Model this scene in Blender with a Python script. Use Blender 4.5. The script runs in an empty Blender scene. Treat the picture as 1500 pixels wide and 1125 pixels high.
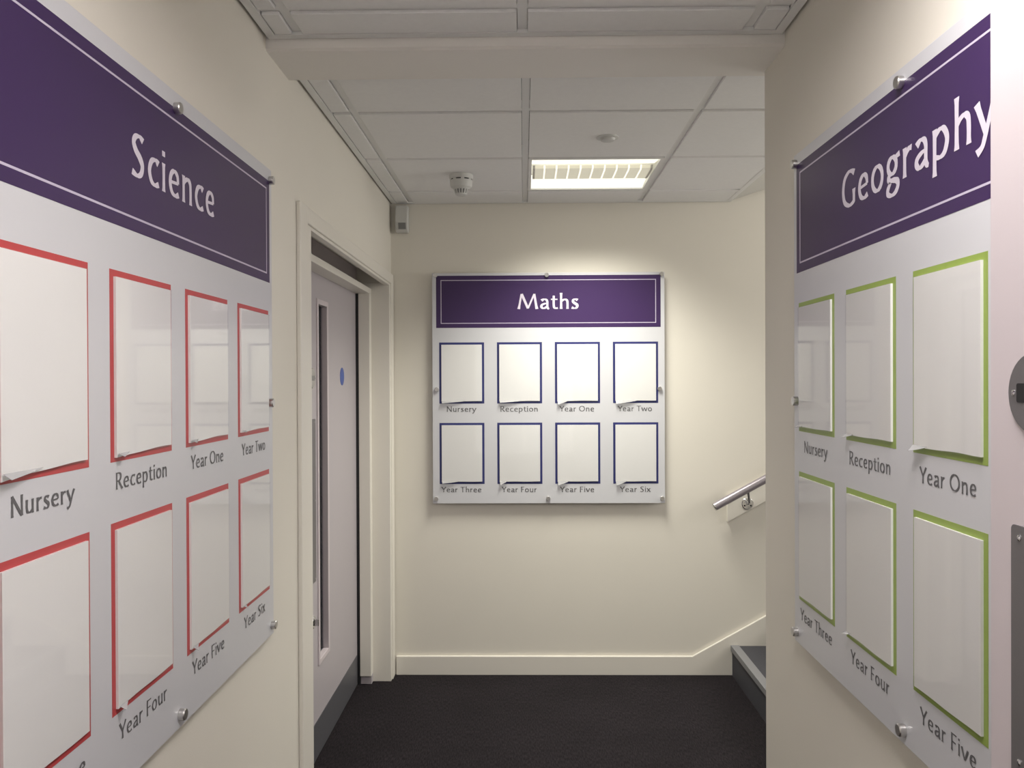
import bpy, bmesh, math
from mathutils import Vector, Matrix

S = bpy.context.scene
COL = S.collection
EYE = 1.56

# ------------------------------------------------------------------ camera
def make_camera():
    yaw, pit, rol = .0143, -.0053, .0040
    c, s = math.cos(yaw), math.sin(yaw)
    A = Matrix(((c, s, 0), (-s, c, 0), (0, 0, 1)))
    c, s = math.cos(pit), math.sin(pit)
    B = Matrix(((1, 0, 0), (0, c, s), (0, -s, c)))
    c, s = math.cos(rol), math.sin(rol)
    D = Matrix(((c, 0, -s), (0, 1, 0), (s, 0, c)))
    M = D @ B @ A                      # rows: right, forward, up
    r, f, u = M[0], M[1], M[2]
    R = Matrix(((r[0], u[0], -f[0], 0), (r[1], u[1], -f[1], 0), (r[2], u[2], -f[2], EYE), (0, 0, 0, 1)))
    cd = bpy.data.cameras.new('camera')
    cd.sensor_width = 36; cd.lens = 36 * 1205.5 / 1500
    cd.clip_start = .02
    o = bpy.data.objects.new('camera', cd); COL.objects.link(o)
    o.matrix_world = R
    S.camera = o
make_camera()

# ------------------------------------------------------------------ world, exposure, lamps
w = bpy.data.worlds.new('world'); S.world = w; w.use_nodes = True
w.node_tree.nodes['Background'].inputs[0].default_value = (.75, .8, .9, 1)
w.node_tree.nodes['Background'].inputs[1].default_value = .3
S.view_settings.view_transform = 'Standard'
S.view_settings.look = 'None'
S.view_settings.gamma = 1
S.view_settings.use_curve_mapping = False
S.view_settings.exposure = 0

def area(name, loc, sx, sy, power, color, spread, rot=(0, 0, 0)):
    l = bpy.data.lights.new(name, 'AREA'); l.shape = 'RECTANGLE'
    l.size = sx; l.size_y = sy; l.energy = power; l.color = color; l.spread = math.radians(spread)
    o = bpy.data.objects.new(name, l); COL.objects.link(o); o.location = loc; o.rotation_euler = rot
    return o
# light thrown down by the louvred ceiling fitting in view
BACK = area('lamp_over_landing', (.31, 3.77, 2.490), .54, .50, 21.5, (1, .972, .87), 116)
# same kind of fittings above and behind the camera
area('lamp_over_corridor', (.31, .876, 2.490), .54, .54, 22, (1, .945, .93), 165)
# unseen panel in the stairwell, added to raise the ambient light
area('stairwell_fill', (3.15, 3.4, 2.1), 1.3, 1.3, 31, (1, .97, .93), 180, (0, math.radians(90), 0))
# unseen panel by the rear wall, added as general fill light
area('rear_fill', (0, -1.56, 1.45), 1.2, 1.6, 7.5, (1, .96, .93), 180, (math.radians(90), 0, 0))

# ------------------------------------------------------------------ materials
def mat(name, col, rough=.6, metal=0, bump=0, bscale=200, var=0, vscale=8, spec=.5, coat=0, detail=3):
    m = bpy.data.materials.new(name); m.use_nodes = True
    nt = m.node_tree; b = nt.nodes['Principled BSDF']
    b.inputs['Base Color'].default_value = (*col, 1)
    b.inputs['Roughness'].default_value = rough
    b.inputs['Metallic'].default_value = metal
    b.inputs['Specular IOR Level'].default_value = spec
    if coat:
        b.inputs['Coat Weight'].default_value = coat
    tc = nt.nodes.new('ShaderNodeTexCoord')
    if var:
        n = nt.nodes.new('ShaderNodeTexNoise'); n.inputs['Scale'].default_value = vscale; n.inputs['Detail'].default_value = detail
        nt.links.new(tc.outputs['Object'], n.inputs['Vector'])
        r = nt.nodes.new('ShaderNodeMix'); r.data_type = 'RGBA'
        r.inputs[6].default_value = (*[max(0, c * (1 - var)) for c in col], 1)
        r.inputs[7].default_value = (*[min(1, c * (1 + var)) for c in col], 1)
        nt.links.new(n.outputs['Fac'], r.inputs[0]); nt.links.new(r.outputs[2], b.inputs['Base Color'])
    if bump:
        n = nt.nodes.new('ShaderNodeTexNoise'); n.inputs['Scale'].default_value = bscale; n.inputs['Detail'].default_value = 2
        nt.links.new(tc.outputs['Object'], n.inputs['Vector'])
        bp = nt.nodes.new('ShaderNodeBump'); bp.inputs['Strength'].default_value = bump; bp.inputs['Distance'].default_value = .002
        nt.links.new(n.outputs['Fac'], bp.inputs['Height']); nt.links.new(bp.outputs['Normal'], b.inputs['Normal'])
    return m

def emit_mat(name, col, strength):
    m = bpy.data.materials.new(name); m.use_nodes = True
    b = m.node_tree.nodes['Principled BSDF']
    b.inputs['Base Color'].default_value = (*col, 1)
    b.inputs['Emission Color'].default_value = (*col, 1)
    b.inputs['Emission Strength'].default_value = strength
    return m

def clear_mat(name, tint=(1, 1, 1), rough=.03, ior=1.5):
    m = bpy.data.materials.new(name); m.use_nodes = True
    nt = m.node_tree; nt.nodes.clear()
    out = nt.nodes.new('ShaderNodeOutputMaterial')
    mix = nt.nodes.new('ShaderNodeMixShader'); fr = nt.nodes.new('ShaderNodeFresnel'); fr.inputs[0].default_value = ior
    tr = nt.nodes.new('ShaderNodeBsdfTransparent'); tr.inputs[0].default_value = (*tint, 1)
    gl = nt.nodes.new('ShaderNodeBsdfGlossy'); gl.inputs['Roughness'].default_value = rough
    ge = nt.nodes.new('ShaderNodeNewGeometry'); sub = nt.nodes.new('ShaderNodeMath'); sub.operation = 'SUBTRACT'; sub.inputs[0].default_value = 1
    mul = nt.nodes.new('ShaderNodeMath'); mul.operation = 'MULTIPLY'
    nt.links.new(ge.outputs['Backfacing'], sub.inputs[1]); nt.links.new(sub.outputs[0], mul.inputs[0]); nt.links.new(fr.outputs[0], mul.inputs[1])
    nt.links.new(mul.outputs[0], mix.inputs[0]); nt.links.new(tr.outputs[0], mix.inputs[1]); nt.links.new(gl.outputs[0], mix.inputs[2])
    nt.links.new(mix.outputs[0], out.inputs[0])
    return m

def carpet_mat():
    m = bpy.data.materials.new('dark_plum_carpet'); m.use_nodes = True
    nt = m.node_tree; b = nt.nodes['Principled BSDF']; b.inputs['Roughness'].default_value = .95
    b.inputs['Specular IOR Level'].default_value = .15
    tc = nt.nodes.new('ShaderNodeTexCoord')
    mp = nt.nodes.new('ShaderNodeMapping'); mp.inputs['Scale'].default_value = (1, .16, 1)
    n1 = nt.nodes.new('ShaderNodeTexNoise'); n1.inputs['Scale'].default_value = 240; n1.inputs['Detail'].default_value = 2
    n2 = nt.nodes.new('ShaderNodeTexNoise'); n2.inputs['Scale'].default_value = 3; n2.inputs['Detail'].default_value = 3
    nt.links.new(tc.outputs['Object'], mp.inputs[0]); nt.links.new(mp.outputs[0], n1.inputs['Vector']); nt.links.new(tc.outputs['Object'], n2.inputs['Vector'])
    cr = nt.nodes.new('ShaderNodeValToRGB')
    cr.color_ramp.elements[0].position = .3; cr.color_ramp.elements[0].color = (.009, .0075, .0095, 1)
    cr.color_ramp.elements[1].position = .75; cr.color_ramp.elements[1].color = (.034, .028, .032, 1)
    mx = nt.nodes.new('ShaderNodeMix'); mx.data_type = 'RGBA'; mx.blend_type = 'MULTIPLY'; mx.inputs[0].default_value = .5
    nt.links.new(n1.outputs['Fac'], cr.inputs[0]); nt.links.new(cr.outputs[0], mx.inputs[6]); nt.links.new(n2.outputs['Fac'], mx.inputs[7])
    nt.links.new(mx.outputs[2], b.inputs['Base Color'])
    bp = nt.nodes.new('ShaderNodeBump'); bp.inputs['Strength'].default_value = .7; bp.inputs['Distance'].default_value = .004
    nt.links.new(n1.outputs['Fac'], bp.inputs['Height']); nt.links.new(bp.outputs['Normal'], b.inputs['Normal'])
    return m

M_WALL = mat('cream_wall_paint', (.74, .708, .635), .62, bump=.12, bscale=260, var=.02, vscale=3)
M_TRIM = mat('cream_gloss_paint', (.76, .73, .665), .38, bump=.03, bscale=60)
M_TILE = mat('ceiling_tile_white', (.87, .865, .86), .9, bump=.35, bscale=420, var=.03, vscale=60)
M_GRID = mat('ceiling_grid_white', (.82, .82, .81), .45)
M_PLASTER = mat('ceiling_plaster_paint', (.84, .81, .77), .6, bump=.05)
M_CARPET = carpet_mat()
M_BOARD = mat('board_white_laminate', (.60, .605, .635), .30, bump=.02, bscale=40)
M_EDGE = mat('board_edge', (.42, .43, .46), .4)
M_PURPLE = mat('purple_print', (.044, .020, .086), .36, spec=.38, var=.04, vscale=5)
M_LINE = mat('pale_line_print', (.55, .50, .62), .4)
M_TITLE = mat('pale_title_print', (.66, .61, .70), .4)
M_TEXT = mat('grey_label_print', (.115, .113, .12), .5)
M_RED = mat('red_print', (.47, .055, .06), .4)
M_BLUE = mat('navy_print', (.022, .027, .135), .4)
M_GREEN = mat('lime_green_print', (.27, .37, .075), .4)
M_PAPER = mat('blank_insert_white', (.79, .79, .785), .55, var=.025, vscale=6)
M_CLEAR = clear_mat('clear_acrylic', rough=.04)
M_FILM = mat('peeling_clear_film', (.55, .55, .56), .25)
M_FILM.node_tree.nodes['Principled BSDF'].inputs['Alpha'].default_value = .6
M_STEEL = mat('satin_steel', (.60, .59, .58), .33, metal=1)
M_CHROME = mat('polished_chrome', (.75, .75, .76), .15, metal=1)
M_GREYPLATE = mat('grey_steel_plate', (.20, .19, .20), .42, metal=.55)
M_DOOR = mat('lilac_door_laminate', (.45, .415, .44), .42, bump=.02)
M_DOORN = mat('pale_lilac_door_laminate', (.60, .54, .565), .38, bump=.02)
M_KICK = mat('grey_kick_plate', (.13, .13, .145), .4, metal=.3)
M_DARK = mat('black_plastic', (.012, .012, .014), .5)
M_PLASTIC = mat('white_plastic', (.80, .79, .76), .4)
M_DETECT = mat('detector_plastic', (.60, .60, .58), .45)
M_GREYPL = mat('grey_lens_plastic', (.22, .22, .22), .4)
M_SIGN = mat('blue_sign', (.04, .09, .36), .4)
M_GLASS = clear_mat('tinted_glass', (.55, .6, .62), .02)
M_NOSE = mat('grey_stair_nosing', (.20, .20, .21), .5, bump=.2)
M_STAIR = mat('charcoal_stair_vinyl', (.045, .045, .055), .7, bump=.4, bscale=500, var=.2, vscale=300)
M_LIT = emit_mat('lit_diffuser', (1, .97, .84), .92)
M_BASKET = emit_mat('lit_basket', (.62, .59, .47), .62)
M_LOUVRE = mat('louvre_aluminium', (.62, .61, .56), .3, metal=.6)
M_VOID = mat('dark_plenum', (.05, .05, .05), .9)
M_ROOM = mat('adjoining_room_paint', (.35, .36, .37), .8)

# ------------------------------------------------------------------ mesh helpers
def box(bm, x0, x1, y0, y1, z0, z1):
    vs = [bm.verts.new(p) for p in ((x0, y0, z0), (x1, y0, z0), (x1, y1, z0), (x0, y1, z0), (x0, y0, z1), (x1, y0, z1), (x1, y1, z1), (x0, y1, z1))]
    for f in ((0, 3, 2, 1), (4, 5, 6, 7), (0, 1, 5, 4), (1, 2, 6, 5), (2, 3, 7, 6), (3, 0, 4, 7)):
        bm.faces.new([vs[i] for i in f])

def prism(bm, pts, axis, a, b):
    """extrude a 2-D polygon along an axis (0: pts are y,z; 1: pts are x,z; 2: pts are x,y)"""
    def P(p, t):
        return (t, p[0], p[1]) if axis == 0 else ((p[0], t, p[1]) if axis == 1 else (p[0], p[1], t))
    v0 = [bm.verts.new(P(p, a)) for p in pts]; v1 = [bm.verts.new(P(p, b)) for p in pts]
    n = len(pts)
    bm.faces.new(v0); bm.faces.new(v1[::-1])
    for i in range(n):
        bm.faces.new((v0[i], v1[i], v1[(i + 1) % n], v0[(i + 1) % n]))

def lathe(bm, prof, seg=32, mtx=None):
    """profile of (radius, z), revolved about local z"""
    rings = []
    for r, z in prof:
        ring = []
        for k in range(seg):
            a = 2 * math.pi * k / seg
            v = Vector((r * math.cos(a), r * math.sin(a), z))
            ring.append(bm.verts.new(mtx @ v if mtx else v))
        rings.append(ring)
    for a, b in zip(rings, rings[1:]):
        for k in range(seg):
            bm.faces.new((a[k], a[(k + 1) % seg], b[(k + 1) % seg], b[k]))
    bm.faces.new(rings[0][::-1]); bm.faces.new(rings[-1])

def tube(bm, p0, p1, r, seg=20):
    p0, p1 = Vector(p0), Vector(p1); d = p1 - p0
    q = d.to_track_quat('Z', 'Y').to_matrix().to_4x4(); q.translation = p0
    lathe(bm, [(r * .8, 0), (r, r * .2), (r, d.length - r * .2), (r * .8, d.length)], seg, q)

def link(name, bm, m, parent=None, bevel=0, smooth=False, loc=None):
    bmesh.ops.recalc_face_normals(bm, faces=bm.faces)
    me = bpy.data.meshes.new(name); bm.to_mesh(me); bm.free()
    if isinstance(m, (list, tuple)):
        for x in m: me.materials.append(x)
    else:
        me.materials.append(m)
    o = bpy.data.objects.new(name, me); COL.objects.link(o)
    if smooth:
        for p in me.polygons: p.use_smooth = True
        me.set_sharp_from_angle(angle=math.radians(35))
    if bevel:
        b = o.modifiers.new('bevel', 'BEVEL'); b.width = bevel; b.segments = 2; b.limit_method = 'ANGLE'
        b.harden_normals = False
    if parent: o.parent = parent
    if loc: o.location = loc
    return o

def bx(name, dims, m, parent=None, bevel=0):
    bm = bmesh.new(); box(bm, *dims); return link(name, bm, m, parent, bevel)

def tag(o, label=None, cat=None, group=None, kind=None):
    if label: o['label'] = label
    if cat: o['category'] = cat
    if group: o['group'] = group
    if kind: o['kind'] = kind
    return o

def empty(name, loc, rot=(0, 0, 0), **k):
    o = bpy.data.objects.new(name, None); COL.objects.link(o); o.location = loc; o.rotation_euler = rot
    o.empty_display_size = .05
    return tag(o, **k)

def rrect(w_, h_, r, n=5, cx=0, cy=0):
    pts = []
    for sx, sy, a0 in ((1, 1, 0), (-1, 1, 90), (-1, -1, 180), (1, -1, 270)):
        for i in range(n + 1):
            a = math.radians(a0 + 90 * i / n)
            pts.append((cx + sx * (w_ / 2 - r) + r * math.cos(a), cy + sy * (h_ / 2 - r) + r * math.sin(a)))
    return pts

# ------------------------------------------------------------------ the setting
XL, XR, YB, YR, CEIL = -.700, .710, 4.350, -1.60, 2.500
ROOF = 2.80
SY0, SY1 = 2.435, YB           # stair opening in the right wall
# floor
bm = bmesh.new(); box(bm, -.95, 3.3, YR - .1, YB + .1, -.08, 0)
tag(link('floor', bm, M_CARPET), 'dark plum ribbed carpet over the corridor floor', 'floor', kind='structure')
# left wall with the doorway cut in it
D0, D1, DH = 2.665, 4.250, 2.050
bm = bmesh.new()
box(bm, -.95, XL, YR, D0, 0, ROOF); box(bm, -.95, XL, D1, YB + .1, 0, ROOF); box(bm, -.95, XL - .0201, D0, D1, 2.1651, ROOF); box(bm, XL - .02, XL, D0, D1, 2.0621, ROOF)
tag(link('wall_left', bm, M_WALL), 'cream painted wall along the left side, holding the doorway', 'wall', kind='structure')
bm = bmesh.new(); box(bm, XL, 3.3, YB, YB + .12, 0, 3.6)
tag(link('wall_back', bm, M_WALL), 'cream painted wall across the far end of the corridor', 'wall', kind='structure')
bm = bmesh.new()
prism(bm, [(XR, YR), (XR + .14, YR), (XR + .14, SY0 - .12), (3.3, SY0 - .12), (3.3, SY0), (XR, SY0)], 2, 0, 3.6)
tag(link('wall_right', bm, M_WALL, bevel=.006), 'cream painted wall on the right that ends at the stairs', 'wall', kind='structure')
bx('wall_stairwell', (3.2, 3.3, SY0, YB, 0, 3.6), M_WALL)
tag(bpy.data.objects['wall_stairwell'], 'cream wall closing the stairwell out of sight', 'wall', kind='structure')
# rear wall behind the camera; its window is added to go with the fill
bm = bmesh.new()
box(bm, XL, -.62, YR - .1, YR, 0, ROOF); box(bm, .62, XR, YR - .1, YR, 0, ROOF)
box(bm, -.62, .62, YR - .1, YR, 0, .62); box(bm, -.62, .62, YR - .1, YR, 2.28, ROOF)
tag(link('wall_rear', bm, M_WALL), 'cream wall with an added window behind the viewer', 'wall', kind='structure')
win = bx('added_window_1', (-.62, .62, YR - .06, YR - .05, .62, 2.28), M_GLASS)
tag(win, 'tall glazed window, an unseen addition behind the viewer', 'window', kind='structure')
bm = bmesh.new()
for d in ((-.62, -.57, .62, 2.28), (.57, .62, .62, 2.28), (-.62, .62, .62, .67), (-.62, .62, 2.23, 2.28), (-.025, .025, .62, 2.28)):
    box(bm, d[0], d[1], YR - .09, YR - .02, d[2], d[3])
link('added_window_frame', bm, M_TRIM, win)
# room beyond the doorway
bm = bmesh.new()
for d in ((-3.0, -.95, 1.9, 5.0, -.08, 0), (-3.1, -3.0, 1.9, 5.0, 0, 2.7), (-3.0, -.95, 1.8, 1.9, 0, 2.7), (-3.0, -.95, 5.0, 5.1, 0, 2.7), (-3.0, -.95, 1.9, 5.0, 2.6, 2.7)):
    box(bm, *d)
tag(link('wall_beyond', bm, M_ROOM), 'dim grey room seen through the slim door window', 'wall', kind='structure')

# skirtings
tag(bx('baseboard_left', (XL, XL + .015, YR, 2.525, 0, .10), M_TRIM, bevel=.003), 'cream skirting board along the left wall', 'skirting', kind='structure')
tag(bx('baseboard_right', (XR - .015, XR, YR, SY0, 0, .10), M_TRIM, bevel=.003), 'cream skirting board along the right wall', 'skirting', kind='structure')
bm = bmesh.new()
k = .555
prism(bm, [(XL + .02, 0), (3.2, 0), (3.2, .100 + k * (3.2 - .882)), (.882, .100), (XL + .02, .100)], 1, YB - .016, YB)
tag(link('baseboard_back', bm, M_TRIM, bevel=.003), 'cream skirting under the far wall that climbs beside the stairs', 'skirting', kind='structure')

# ------------------------------------------------------------------ ceiling
ceil = bx('ceiling', (-.95, 1.6, YR - .1, YB + .1, ROOF, ROOF + .05), M_VOID)
tag(ceil, 'suspended ceiling of white square tiles in a slim metal grid', 'ceiling', kind='structure')
TF = .009            # tile face hangs this far below the grid flange
def tiles(xs, ys, skip=()):
    for i in range(len(xs) - 1):
        for j in range(len(ys) - 1):
            if (i, j) in skip: continue
            g = .0145
            x0 = xs[i] + g; x1 = xs[i + 1] - g; y0 = ys[j] + g; y1 = ys[j + 1] - g
            if x1 - x0 < .01 or y1 - y0 < .01: continue
            bm = bmesh.new(); box(bm, x0, x1, y0, y1, CEIL - TF, CEIL + .012)
            link('ceiling_tile', bm, M_TILE, ceil, bevel=.0015)
def bars(xs, ys):
    for x in xs[1:-1]:
        bm = bmesh.new(); box(bm, x - .013, x + .013, ys[0], ys[-1], CEIL, CEIL + .0015); box(bm, x - .001, x + .001, ys[0], ys[-1], CEIL + .0015, CEIL + .035)
        link('grid_bar', bm, M_GRID, ceil)
    for y in ys[1:-1]:
        for a, b in zip(xs, xs[1:]):
            bm = bmesh.new(); box(bm, a + .0131, b - .0131, y - .013, y + .013, CEIL, CEIL + .0015); box(bm, a + .0131, b - .0131, y - .001, y + .001, CEIL + .0015, CEIL + .032)
            link('cross_bar', bm, M_GRID, ceil)
GL = .009            # dark gap left beside the walls
def rim(x0, x1, y0, y1, sides='lrnf'):
    z0, z1 = CEIL - TF - .001, CEIL + .02
    W = .024
    for s_, d in (('l', (x0, x0 + W, y0, y1)), ('r', (x1 - W, x1, y0, y1)), ('n', (x0 + W, x1 - W, y0, y0 + W)), ('f', (x0 + W, x1 - W, y1 - W, y1))):
        if s_ in sides: bx('edge_trim', (*d, z0, z1), M_GRID, ceil)
# front zone
fx = [XL + GL + .012, -.605, .0, .602, XR - GL - .012]
fy = [YR + .01, -1.224, -.624, -.024, .576, 1.176, 1.476, 2.076, 2.236 - .012]
tiles(fx, fy, skip={(2, 4)}); bars(fx, fy); rim(XL + GL, XR - GL, YR + .004, 2.236)
# back zone
kx = [XL + GL + .012, -.590, .010, .612, 1.090]
ky = [2.46 + .012, 2.87, 3.47, 4.07, YB - .012]
tiles(kx, ky, skip={(2, 2)}); bars(kx, ky); rim(XL + GL, 1.09, 2.46, YB - .004)
# plasterboard band between the two grids
bm = bmesh.new(); prism(bm, [(2.240, CEIL + .15), (2.240, CEIL - .034), (2.247, CEIL - .040), (2.462, CEIL - .040), (2.468, CEIL - .034), (2.468, CEIL + .15)], 0, XL, XR)
prism(bm, [(SY0 + .001, CEIL + .15), (SY0 + .001, CEIL - .04), (2.462, CEIL - .040), (2.468, CEIL - .034), (2.468, CEIL + .15)], 0, XR, 3.2)
tag(link('trim_1', bm, M_PLASTER), 'smooth plaster band crossing between the two tiled ceiling areas', 'bulkhead', kind='structure')
# ceiling above the stairs slopes upwards
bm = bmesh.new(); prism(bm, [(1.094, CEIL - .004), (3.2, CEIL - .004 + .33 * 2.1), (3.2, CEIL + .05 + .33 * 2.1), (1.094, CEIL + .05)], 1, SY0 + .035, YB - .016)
tag(link('trim_2', bm, mat('darkened_plaster_paint', (.52, .505, .47), .7, bump=.05)), 'plain ceiling sloping up above the stairs', 'ceiling', kind='structure')  # plaster colour darkened to counter the strong stairwell fill

tag(bx('trim_5', (1.6, 3.3, SY0 - .1, YB + .1, 3.6, 3.65), M_VOID), 'roof slab hidden above the stairwell', 'ceiling', kind='structure')

# ------------------------------------------------------------------ stairs
st = empty('staircase', (1.09, 3.4, 0), label='dark carpeted stairs with grey nosings rising to the right by the far wall', cat='staircase', kind='structure')
for i in range(8):
    x = i * .288
    if x + 1.09 > 3.1: break
    bm = bmesh.new(); box(bm, x, min(x + .288 + .02, 2.105), SY0 + .01 - 3.4, YB - .017 - 3.4, max(0, i * .160 - .1), (i + 1) * .160 - .004)
    link('step', bm, M_STAIR, st)
    bm = bmesh.new(); prism(bm, [(x - .004, (i + 1) * .16 - .030), (x, (i + 1) * .16 - .004), (x + .034, (i + 1) * .16 - .004), (x + .034, (i + 1) * .16), (x - .008, (i + 1) * .16), (x - .008, (i + 1) * .16 - .028)], 1, SY0 + .01 - 3.4, YB - .017 - 3.4)
    link('nosing', bm, M_NOSE, st)

# handrail
RX0, RZ0, RS = .985, .898, .545
hr = empty('handrail', (RX0, 4.27, RZ0), label='round grey handrail sloping up the far wall beside the stairs', cat='handrail')
L = 2.1
bm = bmesh.new(); tube(bm, (0, 0, 0), (L, 0, L * RS), .021, 28); link('rail', bm, mat('grey_painted_rail', (.33, .30, .33), .32, metal=.35), hr, smooth=True)
bm = bmesh.new(); tube(bm, (-.004, 0, -.002), (.006, 0, .003), .0215, 28); link('end_cap', bm, M_STEEL, hr, smooth=True)
bm = bmesh.new()
prism(bm, [(1.066 - RX0, .808 - RZ0), (1.066 - RX0 + 2.0, .808 - RZ0 + 2.0 * RS), (1.066 - RX0 + 2.0, .945 - RZ0 + 2.0 * RS), (1.066 - RX0, .945 - RZ0)], 1, .058, .0799)
link('mounting_board', bm, M_TRIM, hr, bevel=.002)
for bxp in (1.170, 2.6):
    zc = .905 + (bxp - 1.170) * RS
    q = Matrix.Translation((bxp - RX0, .058, zc - RZ0)) @ Matrix.Rotation(math.radians(90), 4, 'X')
    bm = bmesh.new(); lathe(bm, [(.031, 0), (.031, .004), (.028, .0065), (.010, .007), (.009, .012)], 28, q)
    ro = link('bracket_rose', bm, M_CHROME, hr, smooth=True)
    for a in (90, 210, 330):
        q2 = Matrix.Translation((bxp - RX0 + .019 * math.cos(math.radians(a)), .0515, zc - RZ0 + .019 * math.sin(math.radians(a)))) @ Matrix.Rotation(math.radians(90), 4, 'X')
        bm = bmesh.new(); lathe(bm, [(.0045, 0), (.0045, .001), (.002, .002)], 10, q2); link('screw', bm, M_DARK, ro)
    bm = bmesh.new(); zr = (bxp - RX0) * RS
    tube(bm, (bxp - RX0, .052, zc - RZ0), (bxp - RX0 - .004, .008, zc - RZ0 + .012), .0065, 12)
    tube(bm, (bxp - RX0 - .004, .010, zc - RZ0 + .010), (bxp - RX0 - .012, 0, zr - .020), .0065, 12)
    link('bracket_arm', bm, M_CHROME, hr, smooth=True)

# ------------------------------------------------------------------ doorway on the left
tr = empty('trim_3', (XL, (D0 + D1) / 2, 0), label='cream painted architrave and frame around the left doorway', cat='door frame', kind='structure')
def wb(name, d, m, parent, bevel=0):   # box in world coordinates under a parent Empty
    l = parent.location
    return bx(name, (d[0] - l.x, d[1] - l.x, d[2] - l.y, d[3] - l.y, d[4] - l.z, d[5] - l.z), m, parent, bevel)
AO0, AO1, AH = 2.530, 4.343, 2.115
wb('architrave', (XL, XL + .014, AO0, 2.620, 0, AH), M_TRIM, tr, .003)
wb('architrave', (XL, XL + .014, 4.272, AO1, 0, AH), M_TRIM, tr, .003)
wb('architrave', (XL, XL + .014, 2.6201, 4.2719, 2.062, AH), M_TRIM, tr, .003)
# inner lining, stepping in behind the architrave
wb('frame_lining', (-.875, XL + .008, 2.6201, 2.680, 0, 2.0619), M_TRIM, tr, .002)
wb('frame_lining', (-.875, XL + .008, 4.243, 4.2719, 0, 2.0619), M_TRIM, tr, .002)
wb('frame_lining', (-.720, XL + .008, 2.6801, 4.2429, DH, 2.0619), M_TRIM, tr, .002)
wb('head_lining', (-.875, -.7201, 2.6801, 4.2429, 2.140, 2.165), M_TRIM, tr)
wb('overpanel', (-.885, -.862, 2.6801, 4.2429, 2.030, 2.1399), M_DOORN, tr)  # paler than the door leaf, colour lightened to offset shade in the recess
wb('door_stop', (-.843, -.786, 4.190, 4.2429, 0.045, 2.010), M_TRIM, tr, .002)
wb('door_stop', (-.8429, -.786, 4.205, 4.2429, 0, .0449), M_DOOR, tr, .002)
wb('door_stop', (-.862, -.786, 2.6801, 2.715, 0, 2.010), M_TRIM, tr, .002)
wb('door_seal', (-.875, -.8431, 4.1915, 4.2429, 0.0, 2.028), M_DARK, tr)
wb('head_rail', (-.862, -.786, 2.6801, 4.2429, 2.003, 2.032), M_TRIM, tr, .002)

dr = empty('door_1', (-.857, 3.72, 0), label='closed lilac door with slim vision panel in the left wall', cat='door', kind='structure')
VY0, VY1, VZ0, VZ1 = 3.408, 3.562, .395, 1.882
LY0, LY1 = 3.243, 4.188
bm = bmesh.new(); l = dr.location
for d in ((LY0, VY0, .006, 2.028), (VY1, LY1, .006, 2.028), (VY0, VY1, .006, VZ0), (VY0, VY1, VZ1, 2.028)):
    box(bm, -.045, 0, d[0] - l.y, d[1] - l.y, d[2], d[3])
link('door_leaf', bm, M_DOOR, dr)
bm = bmesh.new()
for d in ((VY0 - .018, VY0 + .004, VZ0 - .018, VZ1 + .018), (VY1 - .004, VY1 + .018, VZ0 - .018, VZ1 + .018), (VY0 + .004, VY1 - .004, VZ0 - .018, VZ0 + .004), (VY0 + .004, VY1 - .004, VZ1 - .004, VZ1 + .018)):
    box(bm, -.018, .006, d[0] - l.y, d[1] - l.y, d[2], d[3])
fr = link('vision_frame', bm, M_DOORN, dr, bevel=.002)
wbp = bx('glass_pane', (-.028, -.022, VY0 - l.y, VY1 - l.y, VZ0, VZ1), M_GLASS, fr)
def plate(name, cy, cz, w_, h_, r, parent, m, x=0, side=1, t=.002):
    bm = bmesh.new(); prism(bm, rrect(w_, h_, r, cx=cy, cy=cz), 0, x, x + side * t); return link(name, bm, m, parent)
def screw(cy, cz, parent, x, side, r=.004):
    q = Matrix.Translation((x, cy, cz)) @ Matrix.Rotation(math.radians(90 * side), 4, 'Y')
    bm = bmesh.new(); lathe(bm, [(r, 0), (r, .0006), (r * .4, .0016)], 14, q); return link('screw', bm, M_CHROME, parent)
def disc(name, cy, cz, r, t, parent, m, x=0, side=1):
    q = Matrix.Translation((x, cy, cz)) @ Matrix.Rotation(math.radians(90 * side), 4, 'Y')
    bm = bmesh.new(); lathe(bm, [(r, 0), (r, t * .6), (r - t * .4, t)], 40, q); return link(name, bm, m, parent, smooth=True)
d_ = disc('lock_disc', 3.324 - l.y, 1.569, .041, .003, dr, M_STEEL)
plate('indicator_window', 3.324 - l.y, 1.569, .050, .020, .003, d_, M_GREYPL, .003, 1, .0006)
for s_ in (-1, 1): screw(3.324 + s_ * .033 - l.y, 1.569, d_, .003, 1)
d_ = plate('push_plate', 3.325 - l.y, 1.070, .080, .666, .010, dr, M_GREYPLATE)
for cz in (1.390, 1.07, .75):
    for s_ in (-1, 1): screw(3.325 + s_ * .024 - l.y, cz, d_, .002, 1)
o = disc('fire_sign', 3.868 - l.y, 1.578, .042, .0015, dr, M_SIGN)
o['label'] = 'round blue sign'
bm = bmesh.new()
q = Matrix.Translation((.0015, 3.868 - l.y, 1.578))
for i, wd in enumerate((.040, .052, .034)):
    zz = .014 - i * .014
    box(bm, .0015, .0018, 3.868 - wd / 2 - l.y, 3.868 + wd / 2 - l.y, 1.578 + zz - .002, 1.578 + zz + .002)
bm.free()
d_ = disc('thumb_turn_rose', 3.306 - l.y, .583, .026, .008, dr, M_CHROME)
bm = bmesh.new(); box(bm, .008, .026, 3.306 - l.y - .004, 3.306 - l.y + .004, .583 - .015, .583 + .015); link('thumb_turn', bm, M_CHROME, d_, bevel=.003)
bm = bmesh.new(); box(bm, 0, .0018, LY0 + .004 - l.y, LY1 - .004 - l.y, .008, .158); link('kick_plate', bm, M_KICK, dr)
d2 = empty('door_2', (-.85, 2.98, 0), label='narrow lilac side leaf mostly hidden beside the left door', cat='door', kind='structure')
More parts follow.
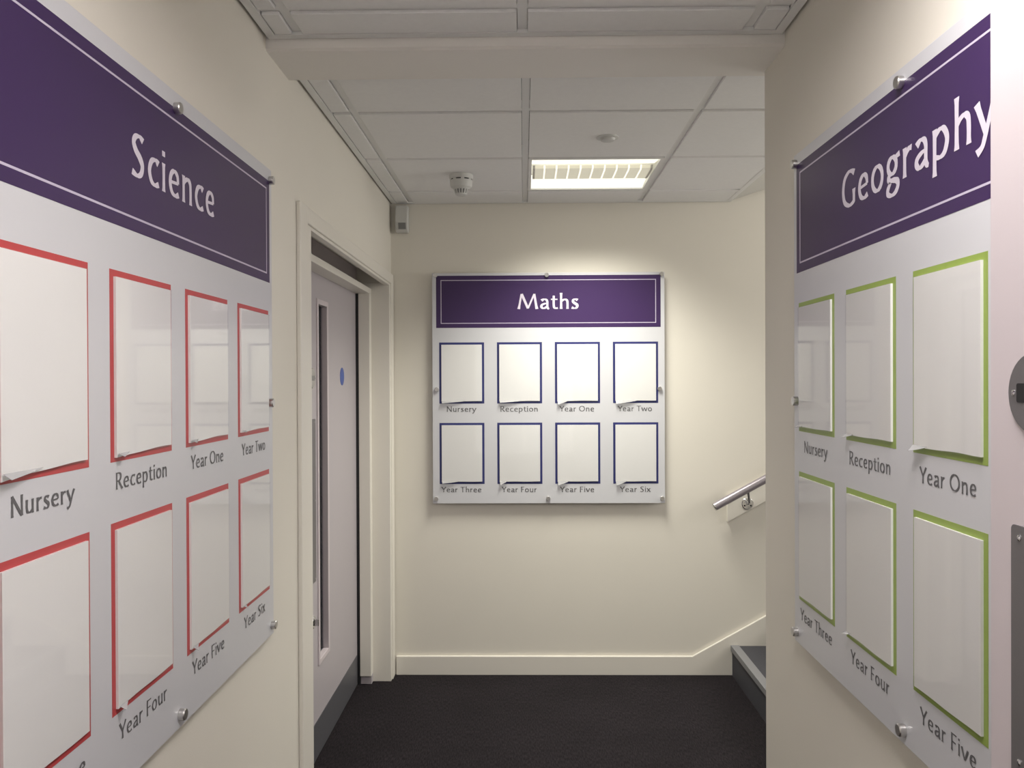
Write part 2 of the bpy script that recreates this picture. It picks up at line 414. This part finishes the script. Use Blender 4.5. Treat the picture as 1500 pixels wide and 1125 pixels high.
bx('door_leaf', (-.045, 0, 2.719 - 2.98, 3.239 - 2.98, .006, 2.028), M_DOOR, d2)
bx('kick_plate', (0, .0018, 2.724 - 2.98, 3.235 - 2.98, .008, .158), M_KICK, d2)

# ------------------------------------------------------------------ open door at the right edge
d3 = empty('door_3', (.592, .60, 0), label='pale pinkish door standing open at the right edge, steel plate on it', cat='door', kind='structure')
l = d3.location; DX = -.0225
bx('door_leaf', (DX, .0225, .15 - l.y, 1.013 - l.y, .008, 2.045), M_DOORN, d3, .0015)
d_ = disc('lock_disc', .926 - l.y, 1.5425, .0455, .003, d3, M_GREYPLATE, DX, -1)
plate('indicator_window', .926 - l.y, 1.5425, .056, .022, .003, d_, M_DARK, DX - .003, -1, .0006)
for s_ in (-1, 1): screw(.926 + s_ * .0345 - l.y, 1.5425, d_, DX - .003, -1, .0035)
d_ = plate('push_plate', .927 - l.y, 1.060, .080, .660, .006, d3, M_GREYPLATE, DX, -1)
for cz in (1.376, 1.118, .86):
    for s_ in (-1, 1): screw(.927 + s_ * .0245 - l.y, cz, d_, DX - .002, -1, .0035)
tag(bx('trim_4', (.56, XR, .045, .145, 0, 2.2), M_TRIM, bevel=.002), 'door post that carries the open door on the right', 'door frame', kind='structure')

# ------------------------------------------------------------------ lettering: flared humanist strokes drawn glyph by glyph
TH, TN = .135, .088
def st_(x, a, b): return ('l', [(x, a, 1.3), (x, a + (b - a) * .12, 1.02), (x, a + (b - a) * .5, .92), (x, b - (b - a) * .12, 1.02), (x, b, 1.3)])
def el(cx, cy, rx, ry, n=20):
    return ('e', [(cx + rx * math.cos(2 * math.pi * i / n), cy + ry * math.sin(2 * math.pi * i / n), 1) for i in range(n + 1)])
ARCH = ('c', [(.14, .46, .6), (.23, .585, .9), (.36, .625, 1.1), (.455, .54, 1), (.475, .34, 1), (.475, .12, 1), (.475, 0, 1.25)])
G_ = {
 ' ': (.30, []),
 'S': (.60, [('c', [(.50, .885, 1.35), (.37, .95, 1), (.22, .91, 1), (.145, .77, 1.1), (.22, .61, 1.25), (.37, .48, 1.35), (.465, .32, 1.15), (.42, .13, 1), (.28, .05, 1), (.08, .10, 1.45)])]),
 'c': (.55, [('c', [(.49, .575, 1.5), (.37, .635, 1), (.21, .57, 1), (.12, .34, 1.05), (.19, .11, 1), (.34, .04, 1), (.50, .095, 1.2)])]),
 'i': (.27, [st_(.135, 0, .68), ('l', [(.135, .84, 1.1), (.135, .97, 1.1)])]),
 'e': (.59, [('l', [(.13, .34, .9), (.49, .375, .9)]), ('c', [(.485, .37, .9), (.45, .56, 1), (.32, .64, 1), (.18, .55, 1), (.12, .33, 1.05), (.19, .11, 1), (.35, .04, 1), (.51, .10, 1.25)])]),
 'n': (.61, [st_(.13, 0, .68), ARCH]),
 'h': (.61, [st_(.13, 0, 1.06), ARCH]),
 'r': (.42, [st_(.13, 0, .68), ('c', [(.14, .44, .6), (.22, .57, .9), (.30, .62, 1.2), (.39, .615, 1.5)])]),
 'a': (.57, [('c', [(.12, .555, 1.4), (.25, .64, 1), (.38, .61, 1), (.435, .48, 1), (.435, .30, 1), (.44, .12, 1), (.48, .03, 1), (.535, .01, 1)]), ('c', [(.43, .375, .8), (.28, .345, 1), (.14, .26, 1), (.115, .14, 1.1), (.20, .045, 1), (.32, .075, 1), (.43, .19, .7)])]),
 'o': (.65, [el(.325, .34, .215, .30)]),
 'g': (.60, [el(.27, .445, .165, .20), ('l', [(.36, .60, .9), (.57, .645, 1.4)]), ('c', [(.19, .27, .8), (.125, .185, 1), (.17, .11, 1.2), (.33, .085, 1.3), (.47, .03, 1.2), (.50, -.09, 1), (.40, -.22, 1), (.24, -.255, 1), (.10, -.19, 1), (.10, -.08, 1), (.20, .06, .8)])]),
 'p': (.65, [st_(.13, -.32, .68), ('c', [(.14, .50, .7), (.27, .62, 1), (.42, .60, 1), (.525, .37, 1.05), (.45, .11, 1), (.30, .04, 1), (.14, .09, .8)])]),
 'y': (.56, [('l', [(.05, .68, 1.3), (.10, .55, 1.05), (.29, .04, .95)]), ('c', [(.53, .68, 1.2), (.40, .35, .85), (.27, -.02, .9), (.19, -.20, .9), (.05, -.285, 1.5)])]),
 'G': (.80, [('c', [(.70, .86, 1.4), (.56, .935, 1), (.40, .945, 1), (.20, .80, 1.05), (.125, .49, 1.1), (.20, .19, 1.05), (.42, .05, 1), (.58, .065, 1), (.69, .12, 1)]), ('l', [(.675, .08, 1), (.675, .30, 1), (.675, .44, 1.4)])]),
 'M': (1.17, [('l', [(.09, 0, 1.3), (.13, .25, .9), (.24, 1, .8)]), ('l', [(.25, 1, 1.1), (.59, .04, 1.05)]), ('l', [(.59, .04, .75), (.93, 1, .75)]), ('l', [(.93, 1, 1.0), (1.03, .25, 1.05), (1.07, 0, 1.35)])]),
 't': (.42, [('c', [(.185, .88, 1), (.18, .60, 1), (.18, .28, 1), (.205, .10, 1), (.29, .04, 1), (.40, .065, 1.1)]), ('l', [(.03, .635, 1), (.385, .635, 1)])]),
 's': (.46, [('c', [(.38, .575, 1.45), (.27, .635, 1), (.16, .60, 1), (.125, .49, 1.05), (.21, .385, 1.25), (.325, .29, 1.3), (.365, .18, 1.1), (.30, .06, 1), (.19, .04, 1), (.06, .085, 1.5)])]),
 'N': (.80, [st_(.13, 0, 1), ('l', [(.11, 1, 1.1), (.67, 0, 1.1)]), st_(.67, 0, 1)]),
 'u': (.61, [st_(.475, 0, .68), ('c', [(.13, .68, 1.25), (.13, .50, 1), (.13, .26, 1), (.18, .085, 1), (.29, .05, 1), (.40, .12, .9), (.47, .23, .6)])]),
 'R': (.66, [st_(.13, 0, 1), ('c', [(.13, .955, 1), (.32, .955, 1), (.47, .88, 1.05), (.49, .70, 1.1), (.38, .53, 1), (.13, .485, 1)]), ('l', [(.30, .49, 1), (.52, .14, 1.1), (.63, 0, 1.3)])]),
 'Y': (.62, [('l', [(.03, 1, 1.3), (.31, .46, 1)]), ('l', [(.60, 1, 1.15), (.31, .46, .85)]), ('l', [(.31, 0, 1.3), (.31, .3, .95), (.31, .50, 1)])]),
 'O': (.92, [el(.46, .5, .355, .45, 28)]),
 'T': (.66, [('l', [(.02, .955, 1.3), (.2, .955, 1), (.46, .955, 1), (.64, .955, 1.3)]), st_(.33, 0, .95)]),
 'w': (.86, [('l', [(.05, .68, 1.3), (.23, .03, 1)]), ('l', [(.23, .03, .8), (.43, .66, .8)]), ('l', [(.43, .66, 1), (.63, .03, 1)]), ('l', [(.63, .03, .8), (.82, .68, 1.1)])]),
 'F': (.54, [st_(.13, 0, 1), ('l', [(.13, .955, 1), (.51, .955, 1.2)]), ('l', [(.13, .51, 1), (.45, .51, 1.2)])]),
 'v': (.56, [('l', [(.05, .68, 1.3), (.28, .03, 1)]), ('l', [(.52, .68, 1.15), (.28, .03, .8)])]),
 'x': (.53, [('l', [(.05, .68, 1.2), (.48, 0, 1.2)]), ('l', [(.46, .68, .95), (.05, 0, .95)])]),
}
def crom(pts, n=7):
    out = []
    P = [pts[0]] + list(pts) + [pts[-1]]
    for i in range(1, len(P) - 2):
        a, b, c, d = P[i - 1], P[i], P[i + 1], P[i + 2]
        for k in range(n):
            t = k / n
            out.append(tuple(.5 * (2 * b[j] + (c[j] - a[j]) * t + (2 * a[j] - 5 * b[j] + 4 * c[j] - d[j]) * t * t + (3 * b[j] - a[j] - 3 * c[j] + d[j]) * t ** 3) for j in range(3)))
    out.append(pts[-1]); return out

def text_mesh(bm, s, cx, base, cap, width, weight=1.0, z=0.0, track=0.03):
    """flat lettering centred on cx; width is the whole word's width"""
    adv = [G_[c][0] + track for c in s]
    total = sum(adv) - track
    sx = width / total
    x = cx - width / 2
    for c, a in zip(s, adv):
        for kind, pts in G_[c][1]:
            z += .00002
            P = crom(pts) if kind == 'c' else pts
            n = len(P); strip = []
            for i in range(n):
                p0 = P[i - 1] if i else (P[-2] if kind == 'e' else P[0]); p1 = P[i + 1] if i < n - 1 else (P[1] if kind == 'e' else P[-1])
                dx, dy = p1[0] - p0[0], p1[1] - p0[1]; d = math.hypot(dx, dy) or 1; dx /= d; dy /= d
                wd = (TH * abs(dy) ** 1.0 * math.hypot(dx, dy) + TN * abs(dx) ** 1.5) * P[i][2] * weight
                wd = min(wd, TH * 1.45 * weight) / 2
                strip.append(((P[i][0] - dy * wd, P[i][1] + dx * wd), (P[i][0] + dy * wd, P[i][1] - dx * wd)))
            V = [[bm.verts.new((x + q[0] * sx, base + q[1] * cap, z)) for q in pr] for pr in strip]
            for i in range(n - 1):
                bm.faces.new((V[i][0], V[i][1], V[i + 1][1], V[i + 1][0]))
        x += a * sx

def link_flat(name, bm, m, parent):
    for f in bm.faces:
        f.normal_update()
        if f.normal.z < 0: f.normal_flip()
    me = bpy.data.meshes.new(name); bm.to_mesh(me); bm.free(); me.materials.append(m)
    o = bpy.data.objects.new(name, me); COL.objects.link(o); o.parent = parent
    return o

# ------------------------------------------------------------------ display boards
LBL = [('Nursery', .157), ('Reception', .200), ('Year One', .182), ('Year Two', .179), ('Year Three', .211), ('Year Four', .184), ('Year Five', .180), ('Year Six', .160)]
PITCH, PW, PH, R1, R2 = .3036, .236, .321, .350, .7725
def ring(bm, x0, x1, y0, y1, t, z0, z1):
    box(bm, x0, x1, y1 - t, y1, z0, z1); box(bm, x0, x1, y0, y0 + t, z0, z1)
    box(bm, x0, x0 + t, y0 + t, y1 - t, z0, z1); box(bm, x1 - t, x1, y0 + t, y1 - t, z0, z1)

def board(title, twidth, loc, rotz, gap, frame_mat, top, bot, label, flaps, lab_v=(.716, 1.139)):
    """loc: where the first pocket column meets the header's top edge, on the board's front face.
       local x to the reader's right, local y up, local z out of the wall; origin moved to the board's foot"""
    root = empty('display_board', (0, 0, 0), (math.radians(90), 0, rotz), label=label, cat='display board')
    UC = .5725
    R = root.rotation_euler.to_matrix()
    root.location = Vector(loc) + R @ Vector((UC, -bot, 0))
    U = lambda u: u - UC
    V = lambda v: bot - v
    # panel
    bm = bmesh.new(); box(bm, U(-.036), U(1.181), V(bot), V(-top), -.005, 0)
    link('backing_panel', bm, M_BOARD, root, bevel=.0008)
    # header
    bm = bmesh.new(); box(bm, U(-.015), U(1.161), V(.2735), V(0), 0, .0004)
    hd = link('header_panel', bm, M_PURPLE, root)
    bm = bmesh.new(); ring(bm, U(.009), U(1.137), V(.2515), V(.0225), .0038, .0004, .0007)
    link('border_line', bm, M_LINE, hd)
    bm = bmesh.new(); text_mesh(bm, title, U(.5725), V(.1765), .079, twidth, .88, .0008)
    link_flat('title_lettering', bm, M_TITLE, hd)['label'] = 'pale lettering reading ' + title
    # pockets
    for i in range(8):
        u = (i % 4) * PITCH; v = R1 if i < 4 else R2
        x0, x1, y0, y1 = U(u), U(u + PW), V(v + PH), V(v)
        pk = bpy.data.objects.new('pocket', None); COL.objects.link(pk); pk.parent = root; pk.empty_display_size = .02
        pk.location = ((x0 + x1) / 2, y0, 0); pk['label'] = 'pocket frame above the words ' + LBL[i][0]
        hw = PW / 2
        bm = bmesh.new(); ring(bm, -hw, hw, 0, PH, .0128, 0, .0004); link('pocket_border', bm, frame_mat, pk)
        # blank insert with a slightly uneven foot
        a = hw - .0118; b0, b1 = .0128, PH - .0118
        bm = bmesh.new()
        n = 10; lo = []; 
        sag = flaps[i][2]
        for k_ in range(n + 1):
            t = k_ / n; lo.append((-a + 2 * a * t, b0 - sag * (1 - t) ** 2 + .0006 * math.sin(9 * t + i)))
        prism(bm, lo + [(a, b1), (-a, b1)], 2, .0006, .0050); link('blank_insert', bm, M_PAPER, pk)
        bm = bmesh.new(); box(bm, -a - .0008, a + .0008, b0 - .002, b1 + .001, .0052, .0066); link('clear_cover', bm, M_CLEAR, pk)
        # peeling strip of film at the foot
        fl, fh, _ = flaps[i]
        if fl:
            bm = bmesh.new(); n = 8; up = []; dn = []
            for k_ in range(n + 1):
                t = k_ / n; xx = -a - .001 + fl * t; h_ = fh * (1 - t) ** .8
                up.append(bm.verts.new((xx + .002, b0 + .0015, .0072)))
                dn.append(bm.verts.new((xx + .004 * (1 - t), b0 + .001 - h_, .0072 + .010 * (1 - t))))
            for k_ in range(n): bm.faces.new((up[k_], dn[k_], dn[k_ + 1], up[k_ + 1]))
            o = link('peeling_film', bm, M_FILM, pk)
            s_ = o.modifiers.new('thick', 'SOLIDIFY'); s_.thickness = .0005
        bm = bmesh.new(); text_mesh(bm, LBL[i][0], -.003, V(lab_v[i // 4]) - V(v + PH), .0285, LBL[i][1], .86, .0005)
        link_flat('caption_lettering', bm, M_TEXT, pk)
    # stand-off fixings
    for u, v in ((-.018, -.003), (.566, 0), (1.166, -.003), (-.012, .596), (1.154, .596), (-.018, bot - .026), (.570, bot - .026), (1.166, bot - .026)):
        bm = bmesh.new(); q = Matrix.Translation((U(u), V(v), 0))
        lathe(bm, [(.0100, -.0045 - gap), (.0100, -.0052)], 20, q)
        lathe(bm, [(.0115, .0002), (.0115, .0105), (.0100, .0125), (.0085, .0125)], 24, q)
        link('standoff_fixing', bm, M_STEEL, root, smooth=True)
    return root

def fl_(l_): return l_
board('Science', .393, (-.6830, 1.0452, EYE + .5362), math.radians(90), -(-.700 + .6830) - .005, M_RED, .033, 1.222,
      'Science display board with purple header and red pocket frames on the left wall',
      [(.09, .007, .009), (.04, .005, .006), (.035, .005, .005), (.025, .003, .003), (.03, .005, .002), (.03, .006, .002), (.03, .006, .003), (.02, .004, .002)], (.718, 1.142))
board('Maths', .325, (-.4436, 4.3177, EYE + .5463), 0, .350 - .3177 - .005, M_BLUE, .014, 1.196,
      'Maths display board with purple header and navy pocket frames on the far wall',
      [(.13, .012, .001), (.12, .010, .001), (.06, .020, .001), (.12, .018, .001), (.09, .010, .001), (.04, .018, .001), (.06, .020, .001), (.06, .022, .001)], (.714, 1.137))
board('Geography', .590, (.6922, 2.0796, EYE + .5391), math.radians(-90), .710 - .6922 - .005, M_GREEN, .028, 1.208,
      'Geography display board with purple header and lime green pocket frames on the right wall',
      [(.03, .004, .001), (.04, .008, .001), (.05, .010, .002), (0, 0, 0), (0, 0, .001), (.02, .003, .001), (0, 0, .002), (0, 0, 0)], (.722, 1.142))

# ------------------------------------------------------------------ ceiling fittings
def luminaire(name, x0, y0, label, lit=True):
    r = empty(name, (x0 + .3, y0 + .3, CEIL - TF), label=label, cat='ceiling light')
    W = .287
    # frame lip
    bm = bmesh.new(); ring(bm, -W, W, -W, W, .014, .0, .004); link('frame', bm, M_GRID, r)
    bm = bmesh.new()       # tray body
    H = .075
    box(bm, -W, W, -W, W, H, H + .004)
    for d in ((-W, -W + .003, -W, W), (W - .003, W, -W, W), (-W, W, -W, -W + .003), (-W, W, W - .003, W)): box(bm, *d, .0041, H)
    link('tray', bm, M_GRID, r)
    for s_ in (-1, 1):     # sloping lit side reflectors
        bm = bmesh.new(); prism(bm, [(s_ * .272, .006), (s_ * .272, .008), (s_ * .104, .030), (s_ * .103, .027)], 0, -.272, .272)
        link('diffuser', bm, M_LIT, r)
    bm = bmesh.new()       # perforated basket under the tube, glowing faintly
    prism(bm, [(-.100, .022), (-.095, .009), (-.070, .005), (.070, .005), (.095, .009), (.100, .022)], 0, -.266, .266)
    lv = link('louvre', bm, M_BASKET, r)
    for s_ in (-1, 1):
        bm = bmesh.new(); prism(bm, [(-.1005, .022), (-.0955, .0082), (-.0703, .0040), (.0703, .0040), (.0955, .0082), (.1005, .022)], 0, s_ * .262 - .005, s_ * .262 + .005)
        link('end_cap', bm, M_LOUVRE, lv)
    for k_ in range(9):
        xx = -.268 + .0536 * (k_ + 1)
        bm = bmesh.new(); prism(bm, [(-.1005, .022), (-.0955, .0082), (-.0703, .0040), (.0703, .0040), (.0955, .0082), (.1005, .022)], 0, xx - .0032, xx + .0032)
        link('louvre_blade', bm, M_LIT, lv)
    return r
luminaire('ceiling_light', .011, 3.470, 'lit square recessed ceiling light with central louvre above the far wall')
luminaire('ceiling_light', .002, .576, 'square recessed ceiling light over the near corridor, above the frame of view')

sd = empty('smoke_detector', (-.281, 3.745, CEIL - TF), label='round white smoke detector hanging from the ceiling left of the light', cat='smoke detector')
bm = bmesh.new(); lathe(bm, [(.055, 0), (.055, -.010), (.051, -.020)], 40); link('mounting_base', bm, M_DETECT, sd, smooth=True)
bm = bmesh.new(); lathe(bm, [(.047, -.020), (.047, -.0262)], 40); link('vent_gap', bm, M_DARK, sd, smooth=True)
for k_ in range(8):
    a = 2 * math.pi * k_ / 8 + .2; bm = bmesh.new()
    box(bm, .0462, .0507, -.0075, .0075, -.0264, -.0198)
    bmesh.ops.transform(bm, matrix=Matrix.Rotation(a, 4, 'Z'), verts=bm.verts); link('vent_post', bm, M_DETECT, sd)
bm = bmesh.new(); lathe(bm, [(.0515, -.026), (.0500, -.046), (.047, -.056), (.036, -.062), (.034, -.066)], 40); link('sensor_body', bm, M_DETECT, sd, smooth=True)
bm = bmesh.new(); lathe(bm, [(.029, -.066), (.025, -.084)], 30); link('sensor_chamber', bm, M_GREYPL, sd, smooth=True)
for k_ in range(14):
    a = 2 * math.pi * k_ / 14; bm = bmesh.new(); prism(bm, [(.0285, -.0655), (.0325, -.0655), (.0275, -.0850), (.0240, -.0850)], 1, -.0026, .0026)
    bmesh.ops.transform(bm, matrix=Matrix.Rotation(a, 4, 'Z'), verts=bm.verts); link('cage_rib', bm, M_DETECT, sd)
bm = bmesh.new(); lathe(bm, [(.0272, -.084), (.0265, -.089), (.020, -.093)], 30); link('sensor_cap', bm, M_DETECT, sd, smooth=True)

fd = empty('ceiling_sounder', (.326, 3.178, CEIL - TF), label='small flat white disc in the ceiling in front of the light', cat='ceiling fitting')
bm = bmesh.new(); lathe(bm, [(.044, 0), (.043, -.003), (.038, -.005)], 40); link('rim', bm, M_DETECT, fd, smooth=True)
bm = bmesh.new(); lathe(bm, [(.030, -.005), (.026, -.013), (.014, -.016)], 32); link('centre_dome', bm, M_DETECT, fd, smooth=True)

ms = empty('motion_sensor', (-.636, YB, 2.335), label='small white motion sensor high in the far left corner under the ceiling', cat='motion sensor')
bm = bmesh.new(); prism(bm, [(0, .140), (-.050, .140), (-.060, .050), (-.046, .008), (-.030, 0), (0, 0)], 0, -.033, .033)
link('housing', bm, M_DETECT, ms, bevel=.006)
bm = bmesh.new(); prism(bm, [(-.0605, .046), (-.0622, .043), (-.0522, .014), (-.0505, .016)], 0, -.016, .022)
link('lens', bm, M_GREYPL, ms)
